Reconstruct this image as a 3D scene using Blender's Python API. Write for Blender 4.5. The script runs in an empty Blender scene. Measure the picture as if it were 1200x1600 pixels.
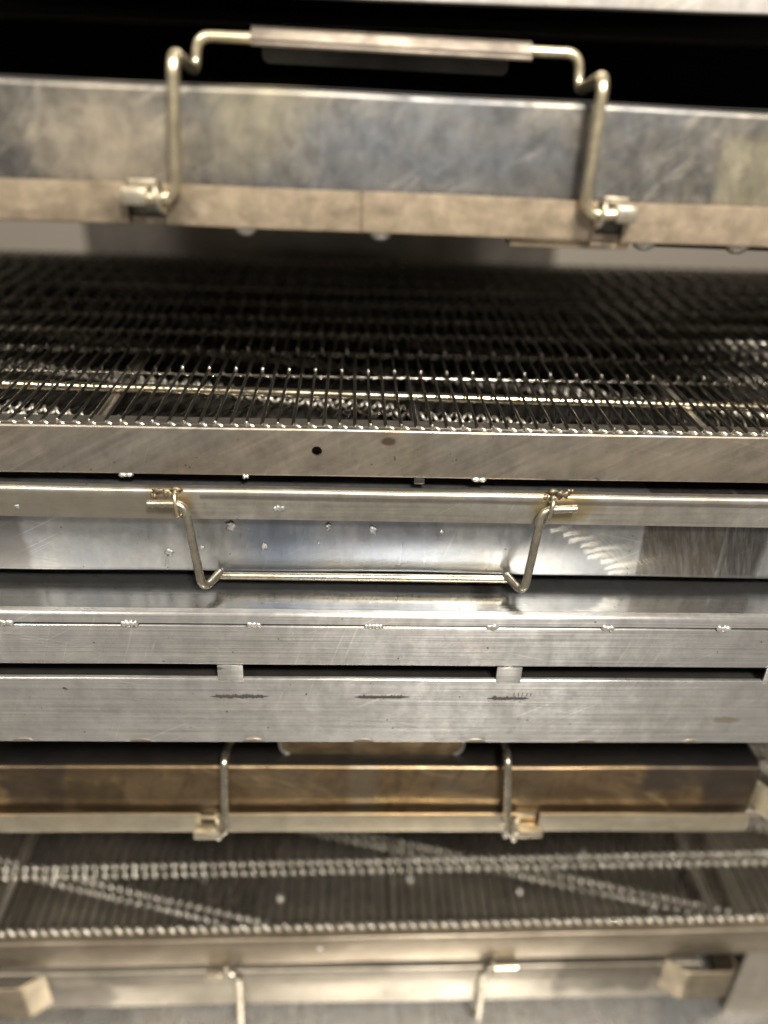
import bpy, bmesh, math, random
from mathutils import Vector, Matrix

random.seed(7)
S = bpy.context.scene
COL = S.collection

# ------------------------------------------------------------------ camera
FPX = 1255.0                                  # focal length in photo pixels (1200 x 1600 frame)
def _n(v): return Vector(v).normalized()
AX = _n((29500, 350, FPX))                    # world x seen in the camera frame (vanishing points of the photo)
AY = Vector((-45, -700, FPX)); AY = (AY - AX * AX.dot(AY)).normalized()
AZ = AX.cross(AY)
if AZ.y > 0: AZ = -AZ
def ray(px, py):
    d = Vector(((px - 600) / FPX, (py - 800) / FPX, 1.0))
    return Vector((d.dot(AX), d.dot(AY), d.dot(AZ)))
CAM = Vector((0, 0, 0.60)) - ray(568, 800) * 0.505
cd = bpy.data.cameras.new('camera')
cd.sensor_fit = 'VERTICAL'; cd.sensor_height = 36; cd.sensor_width = 27
cd.lens = FPX / 1600 * 36
cd.clip_start = 0.01; cd.clip_end = 50
cd.dof.use_dof = True; cd.dof.focus_distance = 0.515; cd.dof.aperture_fstop = 1.8
cam = bpy.data.objects.new('camera', cd); COL.objects.link(cam)
right = Vector((AX.x, AY.x, AZ.x)); down = Vector((AX.y, AY.y, AZ.y)); fwd = Vector((AX.z, AY.z, AZ.z))
m = Matrix((right, -down, -fwd)).transposed().to_4x4(); m.translation = CAM
cam.matrix_world = m
S.camera = cam

# ------------------------------------------------------------------ light
W = bpy.data.worlds.new('World'); S.world = W; W.use_nodes = True
bg = W.node_tree.nodes['Background']
bg.inputs[0].default_value = (1.0, 0.93, 0.83, 1); bg.inputs[1].default_value = 0.29
def area(name, loc, target, sx, sy, power, col):
    l = bpy.data.lights.new(name, 'AREA'); l.shape = 'RECTANGLE'; l.size = sx; l.size_y = sy
    l.energy = power; l.color = col
    o = bpy.data.objects.new(name, l); COL.objects.link(o); o.location = loc
    o.rotation_euler = (Vector(target) - Vector(loc)).to_track_quat('-Z', 'Y').to_euler()
    return o
area('ceiling_lamp', (0.38, -1.35, 2.1), (0.05, 0, 0.5), 0.34, 0.35, 108, (1.0, 0.95, 0.87))
area('ceiling_lamp', (-1.1, -1.2, 2.2), (0, 0, 0.5), 0.8, 0.35, 30, (1.0, 0.93, 0.82))
area('ceiling_lamp', (0.7, 1.9, 2.1), (0.4, 0.6, 0.5), 1.2, 0.5, 45, (1.0, 0.95, 0.88))  # lamp added behind to brighten the wall and far belt rows

S.view_settings.view_transform = 'Standard'; S.view_settings.look = 'None'
S.view_settings.exposure = 0; S.view_settings.gamma = 1
S.cycles.use_denoising = True
try: S.cycles.denoiser = 'OPENIMAGEDENOISE'
except Exception: pass
S.cycles.max_bounces = 10; S.cycles.glossy_bounces = 6; S.cycles.diffuse_bounces = 4
S.cycles.sample_clamp_indirect = 4.0

# ------------------------------------------------------------------ node helper
class X:
    """a shader value that can be written as arithmetic"""
    def __init__(s, nt, sock): s.nt = nt; s.s = sock
    def _m(s, op, b=None, c=None, clamp=False):
        n = s.nt.nodes.new('ShaderNodeMath'); n.operation = op; n.use_clamp = clamp
        for i, v in enumerate((s, b, c)):
            if v is None: continue
            if isinstance(v, X): s.nt.links.new(v.s, n.inputs[i])
            else: n.inputs[i].default_value = v
        return X(s.nt, n.outputs[0])
    def __add__(s, b): return s._m('ADD', b)
    __radd__ = __add__
    def __sub__(s, b): return s._m('SUBTRACT', b)
    def __rsub__(s, b): return (s * -1.0) + b
    def __mul__(s, b): return s._m('MULTIPLY', b)
    __rmul__ = __mul__
    def abs(s): return s._m('ABSOLUTE')
    def frac(s): return s._m('FRACT')
    def pow(s, b): return s._m('POWER', b)
    def clamp(s): return s._m('ADD', 0.0, clamp=True)
    def sm(s, a, b):
        """smooth step from a to b (a may be larger than b)"""
        n = s.nt.nodes.new('ShaderNodeMapRange'); n.interpolation_type = 'SMOOTHSTEP'
        inv = a > b
        if inv: a, b = b, a
        s.nt.links.new(s.s, n.inputs[0]); n.inputs[1].default_value = a; n.inputs[2].default_value = b
        n.inputs[3].default_value = 1.0 if inv else 0.0; n.inputs[4].default_value = 0.0 if inv else 1.0
        return X(s.nt, n.outputs[0])

class Mat:
    def __init__(s, name):
        s.m = bpy.data.materials.new(name); s.m.use_nodes = True
        s.nt = s.m.node_tree; s.b = s.nt.nodes['Principled BSDF']
        s.tc = s.nt.nodes.new('ShaderNodeTexCoord')
        sep = s.nt.nodes.new('ShaderNodeSeparateXYZ'); s.nt.links.new(s.tc.outputs['Object'], sep.inputs[0])
        s.x, s.y, s.z = (X(s.nt, sep.outputs[i]) for i in range(3))
        oi = s.nt.nodes.new('ShaderNodeObjectInfo'); s.rnd = X(s.nt, oi.outputs['Random'])
    def noise(s, sc, detail=4, rough=0.55, off=(0, 0, 0), rot=(0, 0, 0), dist=0.0):
        mp = s.nt.nodes.new('ShaderNodeMapping'); s.nt.links.new(s.tc.outputs['Object'], mp.inputs[0])
        mp.inputs['Location'].default_value = off; mp.inputs['Rotation'].default_value = rot
        n = s.nt.nodes.new('ShaderNodeTexNoise')
        if isinstance(sc, tuple):
            mp2 = s.nt.nodes.new('ShaderNodeMapping'); s.nt.links.new(mp.outputs[0], mp2.inputs[0])
            mp2.inputs['Scale'].default_value = sc; s.nt.links.new(mp2.outputs[0], n.inputs['Vector']); n.inputs['Scale'].default_value = 1
        else:
            s.nt.links.new(mp.outputs[0], n.inputs['Vector']); n.inputs['Scale'].default_value = sc
        n.inputs['Detail'].default_value = detail; n.inputs['Roughness'].default_value = rough
        n.inputs['Distortion'].default_value = dist
        return X(s.nt, n.outputs[0])
    def mix(s, a, b, f):
        n = s.nt.nodes.new('ShaderNodeMix'); n.data_type = 'RGBA'
        for k, v in ((6, a), (7, b)):
            if isinstance(v, tuple): n.inputs[k].default_value = (*v, 1)
            else: s.nt.links.new(v, n.inputs[k])
        if isinstance(f, X): s.nt.links.new(f.s, n.inputs[0])
        else: n.inputs[0].default_value = f
        return n.outputs[2]
    def scale(s, c, f):
        """colour times value"""
        n = s.nt.nodes.new('ShaderNodeVectorMath'); n.operation = 'SCALE'
        s.nt.links.new(c, n.inputs[0]); s.nt.links.new(f.s, n.inputs[3])
        return n.outputs[0]
    def out(s, col, rough, metal=0.9, bump=None, bd=0.0002, bs=0.5):
        if isinstance(col, tuple): s.b.inputs['Base Color'].default_value = (*col, 1)
        else: s.nt.links.new(col, s.b.inputs['Base Color'])
        for k, v in (('Roughness', rough), ('Metallic', metal)):
            if isinstance(v, X): s.nt.links.new(v.s, s.b.inputs[k])
            else: s.b.inputs[k].default_value = v
        if bump is not None:
            n = s.nt.nodes.new('ShaderNodeBump'); n.inputs['Strength'].default_value = bs; n.inputs['Distance'].default_value = bd
            s.nt.links.new(bump.s, n.inputs['Height']); s.nt.links.new(n.outputs[0], s.b.inputs['Normal'])
        return s.m

def steel(name, light, dark, stain=None, rough=0.36, metal=0.92, seed=0.0, sc=14.0, brush=(6, 500, 500), brush_amt=0.22,
          stain_amt=0.6, cloud=(0.35, 0.68), patches=None, specks=0.5, bump=0.5, rot=0.0, aniso=None, blot_amt=0.5):
    """worn sheet steel: clouded colour, heat or grease tint, brushed grain, scratches, specks"""
    k = Mat(name)
    o = (seed * 3.1, seed * 1.7, seed * 2.3)
    c1 = k.noise((sc, sc, sc * 1.6), 6, 0.62, o, dist=0.6)
    col = k.mix(light, dark, c1.sm(cloud[0], cloud[1]))
    if stain:
        c2 = k.noise((sc * 0.5, sc, sc * 0.9), 5, 0.6, (o[1], o[0], o[2]), dist=1.0)
        col = k.mix(col, stain, c2.sm(0.47, 0.66) * stain_amt)
    gr = k.noise(brush, 3, 0.7, o, (0, rot, 0))
    fine = k.noise(420, 3, 0.7, o)
    blot = k.noise((90, 90, 60), 4, 0.7, o)
    val = 1.0 + (gr - 0.5) * (brush_amt * 2) + (fine - 0.5) * 0.18 + (blot - 0.5) * blot_amt
    # thin scratches in two directions
    for q, (an, am) in enumerate(((0.5, 0.28), (-0.22, 0.22), (1.25, 0.18))):
        sn = k.noise((10, 700, 700) if q < 2 else (14, 600, 600), 1, 0.5, (seed + q, q * 2.0, seed), (0, an, 0))
        msk = k.noise(22, 2, 0.5, (q * 5.0 + seed, 0, 0))
        val = val + sn.sm(0.66, 0.74) * msk.sm(0.5, 0.62) * am
    dots = k.noise(260, 1, 0.4, (seed, 9, 0)).sm(0.775, 0.8)
    val = val * (1.0 - dots * specks)
    col = k.scale(col, val)
    r = (c1 - 0.5) * 0.35 + (gr - 0.5) * 0.25 + (blot - 0.5) * 0.2 + rough
    met = metal
    if patches:
        for p in patches: col, r = p(k, col, r)
    h = gr * 0.35 + fine * 0.12 + blot * 0.35
    if aniso:
        k.b.inputs['Anisotropic'].default_value = 0.85
        cv = k.nt.nodes.new('ShaderNodeCombineXYZ')
        for i in range(3): cv.inputs[i].default_value = aniso[i]
        k.nt.links.new(cv.outputs[0], k.b.inputs['Tangent'])
    return k.out(col, r._m('MAXIMUM', 0.14), met, h, 0.00025, bump)

def rect_patch(x0, x1, z0, z1, color, amt=1.0, soft=0.002, rough=None, streak=None, wob=0.006, seed=0.0):
    """a stained or toned area with its own outline"""
    def f(k, col, r):
        w = (k.noise(35, 3, 0.6, (seed, seed, 0)) - 0.5) * (wob * 2)
        a = (k.x + w).sm(x0 - soft, x0 + soft) * (k.x + w).sm(x1 + soft, x1 - soft) * (k.z + w).sm(z0 - soft, z0 + soft) * (k.z + w).sm(z1 + soft, z1 - soft)
        if streak:
            s = k.noise(streak[0], 3, 0.7, (seed, 0, 0), (0, streak[1], 0))
            a = a * (s.sm(0.25, 0.65) * 0.3 + 0.7)
        return k.mix(col, color, a * amt), (r if rough is None else r + a * rough)
    return f
def top_patch(y0, z0, color, amt=0.95):
    """near-black upper side of an upturned tray"""
    def f(k, col, r):
        a = k.y.sm(y0 - 0.0006, y0 + 0.0012) * k.z.sm(z0 - 0.001, z0)
        return k.mix(col, color, a * amt), r + a * 0.1
    return f
def blob_patch(cx, cz, rx, rz, color, amt=1.0, wob=0.5, rough=None, seed=0.0, edge=(1.0, 0.55), ns=45):
    def f(k, col, r):
        w = (k.noise(ns, 4, 0.65, (seed, 2 * seed, 0)) - 0.5) * (wob * 2)
        dx = (k.x - cx) * (1 / rx); dz = (k.z - cz) * (1 / rz)
        d = (dx * dx + dz * dz).pow(0.5) + w
        a = d.sm(*edge)
        return k.mix(col, color, a * amt), (r if rough is None else r + a * rough)
    return f

# ------------------------------------------------------------------ mesh helpers
def link(name, verts, faces, mat, parent=None, smooth=30):
    me = bpy.data.meshes.new(name); me.from_pydata([tuple(v) for v in verts], [], faces); me.validate()
    bm = bmesh.new(); bm.from_mesh(me); bmesh.ops.recalc_face_normals(bm, faces=bm.faces); bm.to_mesh(me); bm.free()
    if smooth:
        for p in me.polygons: p.use_smooth = True
        me.set_sharp_from_angle(angle=math.radians(smooth))
    if mat: me.materials.append(mat)
    o = bpy.data.objects.new(name, me); COL.objects.link(o)
    if parent: o.parent = parent
    return o
def same(o, parent, loc=(0, 0, 0), rot=(0, 0, 0)):
    c = o.copy(); COL.objects.link(c); c.parent = parent; c.location = loc; c.rotation_euler = rot
    return c
def tag(o, label=None, cat=None, group=None, kind=None):
    if label: o['label'] = label
    if cat: o['category'] = cat
    if group: o['group'] = group
    if kind: o['kind'] = kind
    return o

class Frame:
    """a thing: an Empty with a small tilt; pixels are turned into its local coordinates"""
    def __init__(s, name, loc, tilt=0.0, label=None, cat=None, group=None):
        s.o = bpy.data.objects.new(name, None); COL.objects.link(s.o); s.o.empty_display_size = 0.05
        s.o.location = loc; s.o.rotation_euler = (0, tilt, 0)
        s.M = Matrix.Translation(loc) @ Matrix.Rotation(tilt, 4, 'Y'); s.I = s.M.inverted()
        tag(s.o, label, cat, group)
    def at(s, px, py, y=0.0):
        c = s.I @ CAM; d = s.I.to_3x3() @ ray(px, py)
        return c + d * ((y - c.y) / d.y)
    def atz(s, px, py, z):
        c = s.I @ CAM; d = s.I.to_3x3() @ ray(px, py)
        return c + d * ((z - c.z) / d.z)
def wpt(px, py, y=0.0):
    d = ray(px, py); return CAM + d * ((y - CAM.y) / d.y)

def fillet2(pts, r, n=4):
    out = [Vector(pts[0])]
    for i in range(1, len(pts) - 1):
        p, a, b = Vector(pts[i]), Vector(pts[i - 1]), Vector(pts[i + 1])
        u = a - p; v = b - p
        ang = u.angle(v)
        if ang > math.radians(172): out.append(p); continue
        t = min(r / math.tan(ang / 2), u.length * 0.48, v.length * 0.48)
        p0 = p + u.normalized() * t; p1 = p + v.normalized() * t
        for k in range(n + 1):
            s = k / n
            out.append((1 - s) ** 2 * p0 + 2 * s * (1 - s) * p + s * s * p1)
    out.append(Vector(pts[-1]))
    return out
def strip(name, path, x0, x1, th, mat, parent, r=0.002, nx=24, wave=0.0, seed=0, side=1, ends=None):
    """bent sheet: a path in (y, z) with bend radius r and thickness th, run along x"""
    p = fillet2([(a, b) for a, b in path], r) if len(path) > 2 and r > 0 else [Vector(q) for q in path]
    nrm = []
    for i in range(len(p)):
        t = (p[min(i + 1, len(p) - 1)] - p[max(i - 1, 0)]).normalized()
        nrm.append(Vector((-t.y, t.x)) * side)
    rnd = random.Random(seed); ph = [rnd.uniform(0, 6.28) for _ in range(6)]
    V = []; F = []; L = len(p)
    for j in range(nx + 1):
        x = x0 + (x1 - x0) * j / nx
        for layer in (0, 1):
            for q, n in zip(p, nrm):
                w = wave * (0.5 * math.sin(x * 17 + ph[0] + q.y * 12) + 0.3 * math.sin(x * 41 + ph[1] - q.y * 30) + 0.25 * math.sin(x * 9 + ph[2])) if wave else 0
                wz = wave * (0.5 * math.sin(x * 13 + ph[3]) + 0.3 * math.sin(x * 37 + ph[4])) if wave else 0
                c = q + n * (th * layer)
                V.append((x, c.x + w, c.y + wz))
    def idx(j, layer, i): return j * 2 * L + layer * L + i
    for j in range(nx):
        for i in range(L - 1):
            F.append((idx(j, 0, i), idx(j, 0, i + 1), idx(j + 1, 0, i + 1), idx(j + 1, 0, i)))
            F.append((idx(j, 1, i), idx(j + 1, 1, i), idx(j + 1, 1, i + 1), idx(j, 1, i + 1)))
        for i in (0, L - 1):
            F.append((idx(j, 0, i), idx(j + 1, 0, i), idx(j + 1, 1, i), idx(j, 1, i)))
    for j in (0, nx):
        for i in range(L - 1):
            F.append((idx(j, 0, i), idx(j, 0, i + 1), idx(j, 1, i + 1), idx(j, 1, i)))
    return link(name, V, F, mat, parent, 40)
def tube_geo(pts, rad, sides, V, F, cap=True):
    base = len(V); n = len(pts)
    t0 = (pts[1] - pts[0]).normalized()
    u = t0.orthogonal().normalized()
    for i in range(n):
        t = (pts[min(i + 1, n - 1)] - pts[max(i - 1, 0)]).normalized()
        u = (u - t * u.dot(t)).normalized(); v = t.cross(u)
        rr = rad(i) if callable(rad) else rad
        for k in range(sides):
            a = 2 * math.pi * k / sides
            V.append(pts[i] + (u * math.cos(a) + v * math.sin(a)) * rr)
    for i in range(n - 1):
        for k in range(sides):
            a = base + i * sides + k; b = base + i * sides + (k + 1) % sides
            F.append((a, b, b + sides, a + sides))
    if cap:
        F.append(tuple(base + k for k in range(sides))[::-1]); F.append(tuple(base + (n - 1) * sides + k for k in range(sides)))
def tube(name, pts, rad, mat, parent, sides=12, fillet=0.0, nf=6):
    pts = [Vector(p) for p in pts]
    if fillet: pts = fillet2(pts, fillet, nf)
    V = []; F = []; tube_geo(pts, rad, sides, V, F)
    return link(name, V, F, mat, parent, 50)
def box_geo(V, F, a, b):
    i = len(V)
    for x in (a[0], b[0]):
        for y in (a[1], b[1]):
            for z in (a[2], b[2]): V.append((x, y, z))
    for f in ((0, 1, 3, 2), (4, 6, 7, 5), (0, 4, 5, 1), (2, 3, 7, 6), (0, 2, 6, 4), (1, 5, 7, 3)): F.append(tuple(i + q for q in f))
def box(name, a, b, mat, parent=None, bevel=0.0):
    V = []; F = []; box_geo(V, F, a, b)
    o = link(name, V, F, mat, parent, 0)
    if bevel:
        bm = bmesh.new(); bm.from_mesh(o.data)
        bmesh.ops.bevel(bm, geom=list(bm.edges), offset=bevel, segments=2, affect='EDGES', profile=0.5)
        bm.to_mesh(o.data); bm.free()
        for p in o.data.polygons: p.use_smooth = True
        o.data.set_sharp_from_angle(angle=math.radians(35))
    return o
def lump(name, c, r, mat, parent, n=3, seed=0, axis=0, rough=0.3, sub=2):
    """a weld bead: overlapping ripples, lumpy"""
    rnd = random.Random(seed); bm = bmesh.new()
    for i in range(n):
        b2 = bmesh.new(); bmesh.ops.create_icosphere(b2, subdivisions=sub, radius=1)
        off = Vector((0, 0, 0))
        if n > 1: off[axis] = (i - (n - 1) / 2) * 2 * r[axis] / (n + 0.5)
        s = Vector(r); s[axis] = r[axis] * (1.6 / (n + 0.6) if n > 1 else 1)
        ph = [rnd.uniform(0, 6) for _ in range(4)]; sc = rnd.uniform(0.8, 1.12)
        for v in b2.verts:
            d = 1 + rough * (0.4 * math.sin(v.co.x * 4 + ph[0]) * math.sin(v.co.z * 5 + ph[1]) + 0.3 * math.sin(v.co.y * 6 + v.co.x * 3 + ph[2]))
            v.co = Vector((v.co.x * s.x, v.co.y * s.y, v.co.z * s.z)) * d * sc + off + Vector(c)
        me = bpy.data.meshes.new('t'); b2.to_mesh(me); b2.free(); bm.from_mesh(me); bpy.data.meshes.remove(me)
    me = bpy.data.meshes.new(name); bm.to_mesh(me); bm.free()
    for p in me.polygons: p.use_smooth = True
    me.materials.append(mat)
    o = bpy.data.objects.new(name, me); COL.objects.link(o); o.parent = parent
    return o
def ring(name, c, ry, rz, rad, mat, parent, tilt=0.0):
    pts = []
    for k in range(21):
        a = 2 * math.pi * k / 20
        pts.append(Vector(c) + Vector((tilt * math.sin(a) * rz, math.cos(a) * ry, math.sin(a) * rz)))
    V = []; F = []; tube_geo(pts, rad, 8, V, F, False)
    return link(name, V, F, mat, parent, 60)
def plate(name, outline, y, th, mat, parent):
    """flat plate with an outline in (x, z)"""
    V = [(a, y, b) for a, b in outline] + [(a, y + th, b) for a, b in outline]; n = len(outline)
    F = [tuple(range(n)), tuple(range(2 * n - 1, n - 1, -1))] + [(i, (i + 1) % n, n + (i + 1) % n, n + i) for i in range(n)]
    return link(name, V, F, mat, parent, 30)

# ------------------------------------------------------------------ plain materials
rodm = steel('rod_metal', (0.70, 0.61, 0.43), (0.46, 0.395, 0.27), None, 0.34, 0.95, 1.0, 60, (200, 200, 200), 0.1, specks=0.3)
rod_grey = steel('rod_metal_grey', (0.50, 0.46, 0.37), (0.33, 0.29, 0.22), None, 0.28, 0.95, 2.0, 60, (200, 200, 200), 0.1, specks=0.3)
wirem = steel('wire_metal', (0.40, 0.37, 0.32), (0.24, 0.22, 0.185), None, 0.2, 0.97, 3.0, 30, (90, 90, 90), 0.12, specks=0.2)
coilm = steel('coil_metal', (0.86, 0.82, 0.72), (0.66, 0.62, 0.54), None, 0.34, 0.97, 3.5, 30, (90, 90, 90), 0.12, specks=0.2)
coil_dull = steel('coil_metal_dull', (0.62, 0.58, 0.50), (0.42, 0.39, 0.33), None, 0.5, 0.9, 3.7, 30, (90, 90, 90), 0.12, specks=0.2)
weldm = steel('weld_metal', (0.72, 0.70, 0.66), (0.5, 0.47, 0.42), None, 0.38, 0.85, 4.0, 120, (300, 300, 300), 0.1)
spatm = steel('spatter_metal', (0.44, 0.435, 0.42), (0.24, 0.235, 0.23), None, 0.6, 0.85, 4.5, 300, (300, 300, 300), 0.2)
weld_dirty = steel('burnt_weld_metal', (0.30, 0.24, 0.15), (0.09, 0.07, 0.05), (0.36, 0.31, 0.22), 0.5, 0.85, 5.0, 90, (300, 300, 300), 0.1)
darkm = steel('slot_shade_steel', (0.035, 0.03, 0.026), (0.018, 0.016, 0.014), None, 0.6, 0.6, 6.0, 20)
dark_shade = steel('dark_shade_steel', (0.075, 0.07, 0.062), (0.035, 0.032, 0.028), None, 0.42, 0.8, 7.0, 12)  # for dark parts and for sheets whose colour stands in for shade
blackm = Mat('gap_shade_black'); blackm = blackm.out((0.005, 0.0045, 0.004), 0.9, 0.0)  # near-black colour standing in for shade in the gaps
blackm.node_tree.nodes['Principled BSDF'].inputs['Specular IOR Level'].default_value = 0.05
inkm = Mat('marker_ink'); inkm = inkm.out(inkm.mix((0.02, 0.018, 0.016), (0.06, 0.055, 0.05), inkm.noise(400, 2)), 0.7, 0.0)
wallm = Mat('wall_paint'); wallm = wallm.out(wallm.mix((0.30, 0.265, 0.22), (0.26, 0.23, 0.19), wallm.noise(3, 3)), 0.8, 0.0)

# ------------------------------------------------------------------ setting: wall behind, shelf under the stack
wall = tag(box('wall', (-3.2, 2.5, -0.8), (3.2, 2.55, 3.0), wallm), kind='structure')
zsh = wpt(600, 1600, 0.0).z - 0.012
shelfm = steel('shelf_steel', (0.74, 0.73, 0.71), (0.56, 0.55, 0.535), (0.6, 0.57, 0.52), 0.3, 0.9, 8.0, 8, (400, 6, 400), 0.1)
shelf = tag(box('shelf', (-0.72, -0.12, zsh - 0.03), (0.72, 0.75, zsh), shelfm, None, 0.002), kind='structure')

# ------------------------------------------------------------------ rack that carries the stack
rack = Frame('storage_rack', (0, 0.3, zsh), 0, 'brown grey steel rack with upright posts around the stacked trays', 'rack')
rackm = steel('rack_steel', (0.40, 0.36, 0.30), (0.26, 0.23, 0.19), None, 0.45, 0.85, 9.0, 10, (300, 300, 8), 0.15)
Z = lambda z: z + 0.25 - zsh            # height in the first sketch -> rack coordinates
TOPZ = Z(0.63)
for sx in (-1, 1):
    for y in (0.02, 0.40):
        V = []; F = []
        x0 = sx * 0.565
        box_geo(V, F, (min(x0, x0 + sx * 0.003), y - 0.3, 0.0), (max(x0, x0 + sx * 0.003), y - 0.26, TOPZ + 0.1))
        box_geo(V, F, (min(x0 + sx * 0.0032, x0 + sx * 0.04), y - 0.3, 0.0), (max(x0 + sx * 0.0032, x0 + sx * 0.04), y - 0.297, TOPZ + 0.1))
        link('upright', V, F, rackm, rack.o, 0)

# ------------------------------------------------------------------ trays
TH = 0.0013; TH_TRAY = 0.065; DEEP = 0.40; WALL = 0.007; SK = 0.0205
def tray(fr, inverted, mats, x0=-0.30, x1=0.31, notches=(), wave=0.0006, seed=0, bend=0.0018):
    """drip tray: pan with rim, hanging skirt in front and behind, side walls"""
    H = TH_TRAY
    f = (lambda z: H - z) if inverted else (lambda z: z)
    sd = 1 if not inverted else -1
    pan = [(WALL, H - 0.0015), (WALL, 0), (DEEP, 0), (DEEP, H - 0.0015)]
    strip('pan', [(a, f(b)) for a, b in pan], x0, x1, TH, mats[0], fr.o, 0.0025, 60, wave, seed, sd)
    # rim and skirt, cut at the hinges
    cuts = [x0] + [v for ab in notches for v in ab] + [x1]
    sk = [(WALL - 0.0004, H), (0, H), (0, H - SK)]
    for i in range(0, len(cuts), 2):
        strip('skirt', [(a, f(b)) for a, b in sk], cuts[i], cuts[i + 1], TH, mats[1], fr.o, bend, max(6, int((cuts[i + 1] - cuts[i]) * 90)), wave * 0.7, seed + i + 3, sd)
    for a, b in notches:
        strip('rim', [(y, f(z)) for y, z in [(WALL - 0.0004, H), (0.0028, H), (0.0028, H - 0.004)]], a, b, TH, mats[1], fr.o, 0.001, 4, 0, 0, sd)
    strip('back_rim', [(a, f(b)) for a, b in [(DEEP + 0.0004, H), (DEEP + WALL, H), (DEEP + WALL, H - SK)]], x0, x1, TH, mats[1], fr.o, 0.0016, 10, 0, 0, -sd)
    for xa in (x0 + 0.0002, x1 - TH - 0.0002):
        box('side_wall', (xa, WALL + TH + 0.003, min(f(0.004), f(H - 0.002))), (xa + TH, DEEP - TH - 0.003, max(f(0.004), f(H - 0.002))), mats[0], fr.o)
def outline_round(x0, x1, z0, z1, r):
    """rectangle with rounded lower corners"""
    o = [(x0, z1)]
    for k in range(7):
        a = math.pi + k / 6 * math.pi / 2; o.append((x0 + r + r * math.cos(a), z0 + r + r * math.sin(a)))
    for k in range(7):
        a = 1.5 * math.pi + k / 6 * math.pi / 2; o.append((x1 - r + r * math.cos(a), z0 + r + r * math.sin(a)))
    o.append((x1, z1)); return o

# ---- A: top tray, upside down, handle standing up
za = wpt(600, 366, 0).z
A = Frame('drip_tray', (0, 0, za), math.radians(0.62), 'upside-down mottled grey steel tray with raised rod handle and flat grip, above the upper conveyor', 'tray', 'oven drip trays')
def smear(k, col, r):
    """wiped grease: short strokes in several directions"""
    for q, an in enumerate((0.6, -0.5, 1.2)):
        n = k.noise((30, 90, 90), 4, 0.65, (q * 3.0, q, 0), (0, an, 0), 1.2)
        mk = k.noise(16, 2, 0.5, (q * 7.0, 1, 0))
        w = n.sm(0.48, 0.66) * mk.sm(0.45, 0.6)
        col = k.mix(col, ((0.38, 0.34, 0.27), (0.07, 0.068, 0.065), (0.30, 0.275, 0.23))[q], w * 0.4)
        r = r + w * 0.08
    return col, r
a_right = A.at(1130, 240, WALL)
a_face = steel('tray_steel_mottled', (0.27, 0.245, 0.205), (0.09, 0.088, 0.084), (0.13, 0.134, 0.138), 0.42, 0.9, 11.0, 22, (120, 120, 90), 0.12,
   patches=[smear, top_patch(WALL + 0.003, 0.06, (0.03, 0.03, 0.03)), blob_patch(A.at(170, 240).x, 0.035, 0.045, 0.03, (0.46, 0.39, 0.29), 0.7, 0.6, None, 3.0, (1.3, 0.2)),
            blob_patch(A.at(400, 210).x, 0.05, 0.03, 0.025, (0.36, 0.315, 0.21), 0.6, 0.7, None, 5.0, (1.3, 0.2)),
            blob_patch(A.at(640, 260).x, 0.04, 0.09, 0.03, (0.17, 0.18, 0.195), 0.6, 0.6, None, 6.0, (1.3, 0.2)),
            rect_patch(a_right.x, 0.4, 0.0, 0.053, (0.42, 0.37, 0.25), 0.6, 0.004, None, ((300, 300, 40), 0.15), 0.006, 2.0)])
a_skirt = steel('tray_rim_tan', (0.70, 0.565, 0.40), (0.38, 0.30, 0.21), (0.66, 0.51, 0.38), 0.40, 0.88, 12.0, 26, (70, 160, 160), 0.08,
   patches=[blob_patch(A.at(935, 340).x, 0.006, 0.022, 0.014, (0.20, 0.16, 0.12), 0.8, 0.6, None, 1.0),
            rect_patch(A.at(565, 330).x - 0.0006, A.at(565, 330).x + 0.0006, 0.0, 0.03, (0.2, 0.15, 0.1), 0.7, 0.0004, None, None, 0.0006, 8.0),
            blob_patch(A.at(230, 330).x, 0.006, 0.03, 0.012, (0.22, 0.18, 0.13), 0.8, 0.6, None, 2.0)])
HY = -0.0052
nl = (A.at(200, 330).x, A.at(258, 330).x); nr = (A.at(932, 345).x, A.at(975, 345).x)
tray(A, True, (a_face, a_skirt), notches=(nl, nr), wave=0.0008, seed=1)
def handle(fr, corners, mat, rad=0.0031, sides=14):
    """rod bent through pixel corners, each with its depth"""
    pts = [fr.at(*c) for c in corners]
    return tube('handle', pts, rad, mat, fr.o, sides, 0.0085, 8), pts
hA, pA = handle(A, [(212, 307, HY), (274, 311, HY), (270, 82, HY), (306, 111, 0.052), (308, 56, 0.052), (906, 84, 0.052), (903, 143, 0.052), (945, 118, HY), (912, 335, HY), (968, 335, HY)], rodm, 0.0029)
gripm = steel('grip_steel', (0.11, 0.092, 0.072), (0.06, 0.05, 0.04), None, 0.45, 0.9, 13.0, 25, (8, 500, 500), 0.15)
def grip(fr, hand, xa, xb, z, y, tilt, mat, tongue=0.011):
    """folded sheet over the rod with a rounded tongue hanging behind it"""
    o = strip('grip', [(y + 0.005, z - 0.004), (y + 0.005, z + 0.0052), (y - 0.0055, z + 0.0042), (y - 0.0085, z - 0.0022), (y - 0.0075, z - 0.0035)], 0, xb - xa, 0.0012, mat, hand, 0.0015, 12, 0, 0, -1)
    o.location = (xa, 0, 0); o.rotation_euler = (0, tilt, 0)
    return o
ga = A.at(395, 62, 0.052); gb = A.at(826, 86, 0.052)
tl = -math.atan2(gb.z - ga.z, gb.x - ga.x)
def placed(o, origin, tilt):
    o.location = origin; o.rotation_euler = (0, tilt, 0); return o
g = strip('grip', [(0.005, -0.003), (0.005, 0.0050), (-0.0050, 0.0050), (-0.0068, -0.0004), (-0.0094, -0.0014), (-0.0094, -0.0028)], 0, gb.x - ga.x, 0.0012, gripm, hA, 0.0015, 12, 0, 0, -1)
placed(g, ga, tl)
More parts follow.
